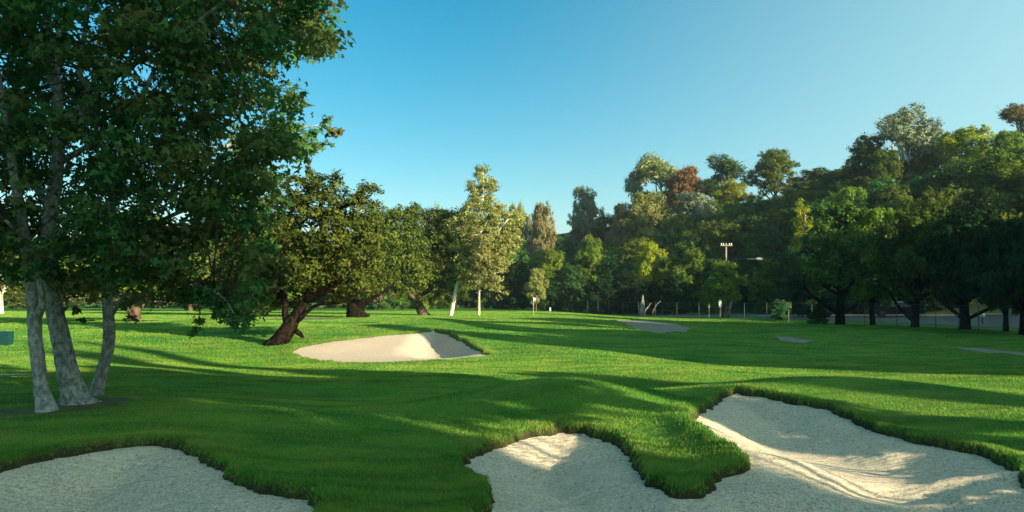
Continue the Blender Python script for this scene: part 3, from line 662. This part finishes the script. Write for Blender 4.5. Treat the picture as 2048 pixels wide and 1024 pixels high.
# row at the foot of the hill, some crowns given leaves with shade in the colour
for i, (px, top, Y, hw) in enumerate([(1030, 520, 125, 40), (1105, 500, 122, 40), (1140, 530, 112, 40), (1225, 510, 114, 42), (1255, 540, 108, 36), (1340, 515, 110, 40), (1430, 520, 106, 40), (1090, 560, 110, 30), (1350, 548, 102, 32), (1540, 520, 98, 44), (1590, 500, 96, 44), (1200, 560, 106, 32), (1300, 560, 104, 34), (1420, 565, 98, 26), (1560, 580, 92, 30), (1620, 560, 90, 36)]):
    T('broadleaf_tree', px, top, Y, hw, ('low2', 'low1', 'round2')[i % 3] if i % 3 < 2 else 'low1', (L_shaded, L_mid, L_teal, L_shaded)[i % 4], B_brown, '#|%s|6' % ('dark green', 'mid green', 'blue green', 'dark green')[i % 4], 'shaded trees at the foot of the hill')
# filler over the slope, kept under the skyline
sil = lambda px: np.interp(px, [980, 1080, 1130, 1200, 1250, 1330, 1420, 1500, 1560, 1640, 1700, 1780, 1850, 1950, 2048, 2300], [450, 446, 450, 430, 420, 380, 400, 400, 390, 352, 330, 320, 310, 320, 290, 270])
random.seed(21); cnt = 0
CN = {'dark leaves': 'dark green', 'green leaves': 'mid green', 'blue green leaves': 'blue green', 'oak leaves': 'olive green'}
HIDDEN = set([37, 38, 41, 44, 45, 46, 47, 48, 49, 59, 61, 62, 63, 64, 65, 66, 71, 76, 77, 78, 79, 80, 81, 82, 88, 92, 94, 95, 97, 98, 99, 100, 101, 102, 103, 104])   # wholly behind other trees
for Y0 in (118, 130, 142, 155, 168, 182, 200):
    px = 1040 + random.uniform(0, 40)
    while px < 2330:
        Y = Y0 + random.uniform(-5, 5) - max(0, px - 1500) * .045; x = PX(px, Y); q = Q(x, Y)
        if q > 19:
            z = gz(x, Y); h = random.uniform(7.5, 11.5); mt = H + (HY - sil(px) - 6) / F * Y
            h = min(h, mt - z)
            if h > 2.4:
                lm = random.choice([L_dark, L_mid, L_mid, L_teal, L_oak, L_dark, L_oak])
                zone = 'left' if px < 1500 else 'right'
                r_ = put_tree('broadleaf_tree', x, Y, h, random.uniform(3.6, 5.2), random.choice(['low1', 'low2', 'round1', 'round2', 'round3']) if h > 6 else 'low1', lm, B_brown,
                         '#|%s|%.1f' % (CN[lm.name], h), 'trees covering the %s part of the hill' % zone)
                if cnt in HIDDEN:
                    for c_ in list(r_.children): bpy.data.objects.remove(c_)
                    bpy.data.objects.remove(r_)
                cnt += 1
        px += random.uniform(52, 80)
print('hill fillers', cnt)

# row of dark trees along the fence at the right
rowl = [('thick dark trunk nearest the small dark bush, leftmost of the fence row trees', 1680, 64.5, 405, 85, 12), ('slimmer dark trunk second from left in the fence row', 1745, 63, 420, 70, 7), ('dark trunk just right of the parked car in the fence row', 1830, 58.5, 415, 90, 10),
        ('stout trunk beside the small white sign in the fence row', 1930, 55.5, 425, 95, 13), ('slim trunk second from the right edge in the fence row', 2012, 53.5, 440, 80, 7), ('dark trunk cut by the right picture edge in the fence row', 2048, 50, 430, 95, 11), ('fence row tree just past the right picture edge', 2180, 46, 400, 110, 12)]
for i, (lab, px, Y, top, hw, tw) in enumerate(rowl):
    x = PX(px, Y); r = T('broadleaf_tree', px, top, Y, hw, ('round1', 'round3', 'round2')[i % 3], (L_dark, L_mid, L_dark, L_shaded, L_shaded, L_shaded, L_shaded)[i], B_shaded, lab, 'dark trees lining the fence on the right')
    for c in r.children:
        if c.name.startswith('trunk'): k = tw * Y / F / .40; c.scale = (k, k, c.scale[2])
for i, (px, Y, top, hw) in enumerate([(1640, 76, 470, 60), (1710, 80, 430, 60), (1860, 76, 430, 70), (1960, 78, 400, 80), (1780, 82, 430, 60), (1910, 84, 400, 70), (2060, 86, 390, 70)]):
    T('broadleaf_tree', px, top, Y + 6, hw, 'low1', L_shaded, B_shaded, '#|dark green|6', 'dark trees behind the road')
# labels of the wood's trees, told from the striking tree or object nearest to each
ANCH = [(1168, 420, 'the lone grey green skyline tree'), (1280, 365, 'the thin airy grey tree'), (1366, 385, 'the rusty crowned tree'), (1438, 350, 'the dark open skyline tree'), (1458, 400, 'the round yellow green tree'),
 (1551, 350, 'the tall round ridge tree'), (1735, 320, 'the dark stepped ridge tree'), (1818, 270, 'the tallest ridge tree'), (1938, 300, 'the big bright yellow green tree'), (2046, 260, 'the airy right edge tree'),
 (1605, 440, 'the pointed pale tree'), (1690, 420, 'the lit tree halfway up'), (1300, 515, 'the golden topped tree'), (1180, 505, 'the yellow topped hill foot tree'), (1072, 570, 'the pale tree behind the flagstick'),
 (1452, 505, 'the lamp pole'), (1540, 500, 'the smooth blue green tree'), (1790, 420, 'the wide olive tree'), (2035, 465, 'the yellow topped right edge tree'), (1082, 450, 'the brownish skyline tree'), (1284, 600, 'the pale broken trunk'),
 (1577, 600, 'the yellow sign'), (1680, 620, 'the thickest fence row trunk'), (1917, 620, 'the small white sign'), (1795, 630, 'the parked car'), (270, 600, 'the reddish brown trunk'), (528, 600, 'the dark upright trunk'), (10, 590, 'the cream trunk'),
 (130, 560, 'the tall grey stems'), (712, 590, 'the gnarled oak'), (845, 590, 'the low bare branch oak'), (902, 570, 'the leaning white trunk')]
def wood_labels():
    todo = {}
    for o in bpy.data.objects:
        if o.parent is None and o.get('label', '').startswith('#'):
            _, col_, h = o['label'].split('|'); X, Y, Z0 = o.location; h = float(h)
            px = CX + X / Y * F; py = HY - (Z0 + h * .6 - H) / Y * F
            if px > 2110: o['label'] = '%s hillside tree past the right edge of the picture' % col_; o['group'] = 'hillside trees past the right edge %s' % col_; continue
            a = min(ANCH, key=lambda a: (a[0] - px) ** 2 + (a[1] - py) ** 2); dx, dy = px - a[0], py - a[1]
            side = ('right of' if dx > 0 else 'left of') if abs(dx) > abs(dy) * 2 else (('below' if dy > 0 else 'above') if abs(dy) > abs(dx) * 2 else ('%s %s of' % ('lower' if dy > 0 else 'upper', 'right' if dx > 0 else 'left')))
            todo.setdefault('%s tree %s %s' % (col_, side, a[2]), []).append((Y, o))
    ords = ['nearest', 'second nearest', 'third nearest', 'fourth nearest', 'fifth nearest', 'sixth nearest', 'seventh nearest']
    for lab, L in todo.items():
        L.sort(key=lambda t: t[0])
        for i, (Y, o) in enumerate(L): o['label'] = lab if len(L) == 1 else lab + (', ' + ('nearer' if i == 0 else 'farther') + ' of two' if len(L) == 2 else ', ' + ords[min(i, 6)])
wood_labels()
# small dark bush left of the fence row
put_tree('shrub', PX(1638, 66), 66, 1.6, .8, 'low2', L_dark, B_shaded, 'small dark bush left of the thickest fence row trunk')['category'] = 'shrub'
put_tree('shrub', PX(1558, 77), 77, 2.0, 1.0, 'low1', L_teal, B_shaded, 'blue grey shrub behind the fence beside the yellow sign')['category'] = 'shrub'

# ------------------------------------------------------------------ trees outside the frame whose shade falls on the course
def caster(u, t, tip_t, rad, key='caster1', h=None):
    x = u * U[0] - t * D[0]; y = u * U[1] - t * D[1]
    hh = h or (t - tip_t) * TAN
    put_tree('broadleaf_tree', x, y, hh, rad, key, L_mid, B_brown, 'shade tree standing outside the frame to the right', 'shade trees outside the frame', rz=u * 1.7)
CASTERS = [  # u, t, tip t, radius
 (-6, 42, -44, 6), (1.5, 40, -46, 5.2), (-3, 28, -40, 4), (6.0, 36, -48, 3.1), (3, 30, -44, 3), (7.9, 34, -52, 1.9), (9.7, 26, -26, .35), (14.4, 28, -34, .8), (16.45, 28, -36, .6),
 (19.7, 32, -14, 1.3),
 (28.2, 16, -33, 1.1), (30.2, 18, -18, 1.4), (32.4, 17, -42, 1.6), (34.8, 14, -21, 1.9), (37.4, 18, -40, 1.3), (40, 18, -24, 2.2), (43.5, 20, -40, 2.6), (48, 22, -38, 3.6), (53, 24, -36, 3.8), (59, 26, -30, 4.4), (66, 28, -26, 4.8), (73, 26, -20, 4.8), (80, 24, -16, 5),
 (29.6, 24, -23, 2.0), (33.3, 24, -23, 2.2), (37.2, 24, -25, 2.2), (41, 26, -27, 2.4), (42, 34, -20, 4), (50, 38, -22, 4.5), (62, 40, -20, 5)]
caster(12.7, 9, 0, 1.6, key='umb', h=10.6); caster(10.7, 9, 0, 1.1, key='umb', h=10.8); caster(16.5, 13, 0, 2.0, key='umb', h=9.6)
for i, c in enumerate(CASTERS): caster(*c, key=('caster1', 'caster2')[i % 2])

# ------------------------------------------------------------------ fence along the course boundary
fx = smooth_path([(p[0], p[1], 0, 0) for p in BL[:-1]], 40); fp = [np.array(p[:2]) for p in fx]
acc = 0; posts = [fp[0]]; wires = [fp[0]]
for a, b_ in zip(fp, fp[1:]):
    acc += np.linalg.norm(b_ - a)
    if acc > 3.0: posts.append(b_); acc = 0
fence = tag(empty('chain_link_fence', (posts[0][0], posts[0][1], gz(*posts[0]))), 'grey chain link fence on thin posts along the foot of the wood', 'fence')
fo = Vector((-posts[0][0], -posts[0][1], -gz(*posts[0])))
for p in posts:
    m = MB(); m.tube([(p[0], p[1], gz(*p) - .2), (p[0], p[1], gz(*p) + 1.75)], [.024, .024], 6); m.build('post', M_galv, fence, True).location = fo
m = MB(); m.tube([(p[0], p[1], gz(*p) + 1.7) for p in posts], [.014] * len(posts), 6); m.build('top_rail', M_galv, fence, True).location = fo
V = []; Fq = []
for p, q in zip(posts, posts[1:]):
    L = np.linalg.norm(q - p); zp, zq = gz(*p), gz(*q); n = int(L / .12)
    for i in range(-8, n):
        for sg in (1, -1):
            a0, a1 = (i / n, (i + 12) / n) if sg > 0 else ((i + 12) / n, i / n)
            h0, h1 = 0.05, 1.68
            lo, hi = (a0, a1) if sg > 0 else (a1, a0)
            if lo < 0 or hi > 1: continue
            s_ = len(V)
            for t, h_, e in ((a0, h0, -.0035), (a0, h0, .0035), (a1, h1, .0035), (a1, h1, -.0035)):
                c = p + (q - p) * t; V.append((c[0] + e * (q - p)[0] / L, c[1] + e * (q - p)[1] / L, zp + (zq - zp) * t + h_))
            Fq.append((s_, s_ + 1, s_ + 2, s_ + 3))
o = link('wire_mesh', fastmesh('wire_mesh', V, Fq, M_galv), fence); o.location = fo

# ------------------------------------------------------------------ small things
def signpost(px, top, bot, Y, wpx, hpx, mat, name, label, cat, shape='box'):
    x = PX(px, Y); z = gz(x, Y); zt = PZ(top, Y); r = tag(empty(name, (x, Y, z)), label, cat); k = Y / F
    m = MB(); m.tube([(0, 0, -.1), (0, 0, zt - z - .03)], [.035, .035], 8); m.build('post', M_wood, r, True)
    m = MB(); wd, hd = wpx * k, hpx * k
    if shape == 'box': m.box((0, -.05, zt - z - hd / 2), (wd, .03, hd))
    else:
        m.tube([(0, -.06, zt - z - hd / 2), (0, -.035, zt - z - hd / 2)], [wd / 2 * 1.2, wd / 2 * 1.2], 4)
    m.build('panel', mat, r); return r
signpost(1577, 604, 638, 69, 11, 12, M_yel, 'yellow_sign', 'small pale yellow sign on a post behind the fence', 'sign')
signpost(1440, 600, 637, 86, 5, 14, M_white, 'white_sign', 'upright white sign on a post left of the small bare tree stem', 'sign')
signpost(1418, 607, 636, 87, 4, 9, M_wood, 'marker_sign', 'small grey marker on a post left of the upright white sign', 'sign')
signpost(1917, 628, 665, 56, 8, 13, M_white, 'white_sign', 'small white sign left of the stout trunk in the fence row', 'sign')
# flagstick
fxx = PX(1067, 72); fz = gz(fxx, 72); fl = tag(empty('flagstick', (fxx, 72, fz)), 'flagstick with a small white flag standing on the green', 'flagstick')
m = MB(); m.tube([(0, 0, -.1), (0, 0, PZ(594, 72) - fz)], [.014, .012], 8); m.build('pole', M_white, fl, True)
zt = PZ(595, 72) - fz; V = []; n = 8
for i in range(n + 1):
    t = i / n
    for zz in (0, -.34): V.append((.01 + t * .2, .04 * math.sin(t * 5), zt + zz - .05 * t))
o = link('flag', fastmesh('flag', V, [(2 * i, 2 * i + 2, 2 * i + 3, 2 * i + 1) for i in range(n)], M_white, None, True), fl)
sm_ = o.modifiers.new('thickness', 'SOLIDIFY'); sm_.thickness = .008
# short white marker right of the flag
x = PX(1100, 74); z = gz(x, 74); mk = tag(empty('marker_post', (x, 74, z)), 'short white marker post right of the flagstick', 'marker')
m = MB(); m.tube([(0, 0, -.1), (0, 0, .42)], [.03, .03], 8); m.build('post', M_wood, mk, True)
m = MB(); m.tube([(0, 0, .36), (0, 0, .40), (0, 0, .66), (0, 0, .72)], [.05, .09, .08, .03], 10); m.build('cap', M_white, mk, True)
# pale snag at the edge of the wood
x = PX(1284, 97); z = gz(x, 97); k = 97 / F; sn = tag(empty('dead_trunk', (x, 97, z)), 'pale broken trunk standing before the dark wood', 'dead tree')
m = MB(); sp = smooth_path([(-.05, 0, -.2, .5), (0, 0, .5, .42), (.02, 0, 1.2, .34), (.05, 0, 1.9, .2), (.08, 0, 2.6, .06)], 5); m.tube([p[:3] for p in sp], [p[3] for p in sp], 10, .12); m.build('trunk', B_grey, sn, True)
m = MB(); limb(m, (.1, 0, .4), (1.1, .2, 1.6), .12, .04); limb(m, (1.2, .3, -.1), (2.3, .2, 1.9), .13, .05); m.build('branch', B_grey, sn, True)
# slim bare stem beside the white sign
x = PX(1454, 88); z = gz(x, 88); bs = tag(empty('bare_tree', (x, 88, z)), 'slim forked grey stem right of the upright white sign', 'tree')
m = MB(); limb(m, (0, 0, -.2), (.1, 0, 4.4), .16, .07); limb(m, (.05, 0, 1.0), (1.3, 0, 2.4), .07, .03); limb(m, (.05, 0, 1.4), (-.8, 0, 3.0), .06, .03); m.build('trunk', B_grey, bs, True)
# white light fitting on the road behind the fence row
x = PX(1965, 62); z = gz(x, 62); lt = tag(empty('bollard', (x, 62, z)), 'round topped white bollard behind the fence between two right hand trunks', 'bollard')
m = MB(); m.tube([(0, 0, -.1), (0, 0, .55)], [.06, .06], 10); m.build('post', M_galv, lt, True)
m = MB(); m.tube([(0, 0, .5), (0, 0, .58), (0, 0, .72), (0, 0, .84), (0, 0, .88)], [.09, .17, .2, .14, .04], 12); m.build('cap', M_white, lt, True)
# lamp pole with crossarm and street lamp
YP = 95; x = PX(1452, YP); z = gz(x, YP); k = YP / F; up = tag(empty('utility_pole', (x, YP, z)), 'pale utility pole with a top crossarm and a long lamp arm', 'utility pole')
zt = PZ(486, YP) - z
m = MB(); m.tube([(0, 0, -.3), (0, 0, zt)], [.13, .10], 12); m.build('pole', M_wood, up, True)
za = PZ(491, YP) - z; m = MB(); m.box((0, -.16, za), (24 * k, .12, .14)); m.build('crossarm', M_wood, up)
for sx in (-10, -6, 6, 10):
    m = MB(); m.tube([(sx * k, -.16, za + .07), (sx * k, -.16, za + .13), (sx * k, -.16, za + .28)], [.04, .07, .04], 8); m.build('insulator', M_white, up, True)
zl = PZ(518, YP) - z; m = MB(); m.tube([(0, 0, zl - .2), (1.2, 0, zl - .06), (2.2, 0, zl), (60 * k, 0, zl)], [.04, .04, .035, .03], 8); m.build('lamp_arm', M_galv, up, True)
m = MB(); m.tube([(58 * k, 0, zl), (61 * k, 0, zl), (66 * k, 0, zl + .03), (72 * k, 0, zl), (74 * k, 0, zl - .02)], [.05, .12, .18, .15, .04], 10); m.build('lamp_head', M_lamp, up, True)
# parked car on the road
x = PX(1795, 76); y = 76; z = gz(x, y) + .04; car = tag(empty('parked_car', (x, y, z), R(-20)), 'dark parked car with pale roof seen between the trunks', 'car')
m = MB(); m.prism([(-2.2, .3), (2.2, .3), (2.28, .62), (2.1, .88), (1.1, .95), (-1.75, .98), (-2.2, .9), (-2.25, .55)], lambda z_: .88, None); m.build('body', M_car, car)
m = MB(); m.prism([(-1.7, .97), (1.05, .94), (.45, 1.38), (-1.35, 1.40)], lambda z_: .84 - (z_ - .95) * .35, None); m.build('window_glass', M_glass, car)
m = MB(); m.prism([(-1.42, 1.385), (.5, 1.365), (.3, 1.46), (-1.2, 1.47)], lambda z_: .72 - (z_ - 1.37) * 1.2, None); m.build('roof', M_carroof, car)
for wx in (-1.4, 1.4):
    for wy in (-.86, .86):
        m = MB(); m.tube([(wx, wy - .1, .32), (wx, wy + .1, .32)], [.32, .32], 16); wo = m.build('wheel', M_black, car)
        m = MB(); sg = 1 if wy > 0 else -1; m.tube([(wx, wy + sg * .1, .32), (wx, wy + sg * .115, .32)], [.19, .17], 12); m.build('rim', M_galv, wo)
for sx in (-2.2, 2.2):
    for wy in (-.6, .6):
        m = MB(); m.box((sx * 1.02, wy, .74), (.06, .3, .13)); m.build('headlight' if sx > 0 else 'tail_light', M_lamp, car)
# teal bin at the left edge
x, y = ray(12, 690); z = gz(x, y); bn = tag(empty('litter_bin', (x, y, z)), 'teal litter bin on the lawn at the far left edge', 'bin')
m = MB(); m.box((0, 0, .26), (.40, .36, .52), 0, 1.1); m.build('body', M_teal, bn)
m = MB(); m.box((0, 0, .55), (.47, .42, .06), 0, .9); m.build('lid', M_teal, bn)

# ------------------------------------------------------------------ grass blades in the near rough
RNG = np.random.default_rng(99)
def blades(name, x, y, hgt, wid, mat, lean=.5):
    z = ground_z(x, y); n = len(x); a = RNG.random(n) * 6.283; la = RNG.random(n) * 6.283; l = RNG.random(n) * lean
    dx, dy = np.cos(a) * wid / 2, np.sin(a) * wid / 2; hx, hy = np.cos(la) * l * hgt, np.sin(la) * l * hgt
    V = np.stack([np.stack([x - dx, y - dy, z - .005], -1), np.stack([x + dx, y + dy, z - .005], -1), np.stack([x + hx, y + hy, z + hgt], -1)], 1).reshape(-1, 3)
    return fastmesh(name, V, np.arange(3 * n).reshape(-1, 3), mat, dict(rnd=np.repeat(RNG.random(n), 3), dryb=np.repeat((RNG.random(n) < .12).astype(float), 3)))
def blademat():
    m, n, p, out = newmat('grass blades')
    pos = n.nodes.new('ShaderNodeNewGeometry').outputs['Position']
    c = mixc(n, attr(n, 'rnd'), (.036, .19, .022), (.165, .365, .048)); c = mixc(n, ramp(n, noise(n, .5, 3, .6, pos), [(.4, 0.), (.62, .75)]), c, (.28, .37, .055))
    mq = n.nodes.new('ShaderNodeMapping'); mq.inputs['Scale'].default_value = (.35, 1.3, 1); mq.inputs['Rotation'].default_value = (0, 0, .15); n.links.new(pos, mq.inputs[0])
    c = mixc(n, ramp(n, noise(n, 1.0, 5, .6, mq.outputs[0]), [(.38, .6), (.55, 0.)]), c, (.018, .13, .014))
    c = mixc(n, math_(n, 'MULTIPLY', attr(n, 'dryb'), .8), c, (.36, .32, .10))
    n.links.new(c, p.inputs['Base Color']); p.inputs['Roughness'].default_value = .7; p.inputs['Specular IOR Level'].default_value = .15
    tr = n.nodes.new('ShaderNodeBsdfTranslucent'); mx = n.nodes.new('ShaderNodeMixShader'); mx.inputs[0].default_value = .3
    n.links.new(c, tr.inputs[0]); n.links.new(p.outputs[0], mx.inputs[1]); n.links.new(tr.outputs[0], mx.inputs[2]); n.links.new(mx.outputs[0], out.inputs[0]); return m
M_blade = blademat()
def edge_sd(x, y):
    e = np.full(x.shape, -9.)
    for b in bunk: e = np.maximum(e, bsd(b, x, y))
    return e
n = 620000; y = 7.5 + (30 - 7.5) * RNG.random(n) ** 1.6; x = RNG.uniform(-1, 1, n) * (.66 * y + .6)
e = edge_sd(x, y); k = (e < .04) & (bare(x, y) < .35 + .3 * RNG.random(n)); x, y, e = x[k], y[k], e[k]
tuft = .6 + .5 * (np.sin(x * 2.1 + np.sin(y * 3)) * np.sin(y * 2.6) + .4 * np.sin(x * 7 + y * 5))
hgt = (.024 + .020 * tuft * RNG.random(len(x))) * (1 + .6 * np.exp(-(e / .25) ** 2)) ; wid = .007 + y * .0004
o = link('grass', blades('grass', x, y, hgt, wid, M_blade)); tag(o, 'short green grass blades of the rough round the near bunkers', 'grass', kind='stuff')
def far_blades(name, n, y0, y1, pw, hs_, label):
    y = y0 + (y1 - y0) * RNG.random(n) ** pw; x = RNG.uniform(-1, 1, n) * (.68 * y + 1); e = edge_sd(x, y)
    k = (e < .0) & (Q(x, y) < 2) & (bare(x, y) < .4); x, y = x[k], y[k]
    hgt = (.03 + .0003 * y) * (.4 + .8 * RNG.random(len(x))) * hs_
    tag(link(name, blades(name, x, y, hgt, (.005 + y * .0007), M_blade)), label, 'grass', kind='stuff')
far_blades('lawn_grass', 800000, 22, 100, 1.25, 1., 'short mown grass of the lawn and fairway beyond the near bunkers')
# longer fringe on the bunker lips
n = 900000; y = 7.5 + 42 * RNG.random(n) ** 1.8; x = RNG.uniform(-1, 1, n) * (.66 * y + .6); e = edge_sd(x, y); k = (e > -.30) & (e < .07); x, y, e = x[k], y[k], e[k]
hgt = (.018 + .034 * RNG.random(len(x)) ** 2) * np.exp(-((e + .02) / .16) ** 2) * (.45 + 1.1 * np.clip(.5 + .5 * np.sin(x * 2.3 + 2 * np.sin(y * 1.7)) * np.sin(y * 3.1 + x), 0, 1)) + .012
o = link('grass_fringe', blades('grass_fringe', x, y, hgt, .008 + y * .0004, M_blade, .8)); tag(o, 'longer ragged grass hanging over the bunker edges', 'grass', kind='stuff')

# ------------------------------------------------------------------ thin evening haze
m = bpy.data.materials.new('haze'); m.use_nodes = True; n = m.node_tree; n.nodes.clear()
out = n.nodes.new('ShaderNodeOutputMaterial'); pv = n.nodes.new('ShaderNodeVolumePrincipled')
pv.inputs['Color'].default_value = (.62, .84, .95, 1); pv.inputs['Density'].default_value = 0.00022; pv.inputs['Anisotropy'].default_value = 0.2
n.links.new(pv.outputs[0], out.inputs['Volume'])
zs = Z; zlo = float(zs.min()) - 1.0; zhi = max(float(zs.max()) + 16, 60.)
hb = MB(); hb.box((0, 235, (zlo + zhi) / 2), (900, 860, zhi - zlo)); tag(hb.build('haze', m), 'faint evening haze lying over the whole golf course', 'haze', kind='stuff')
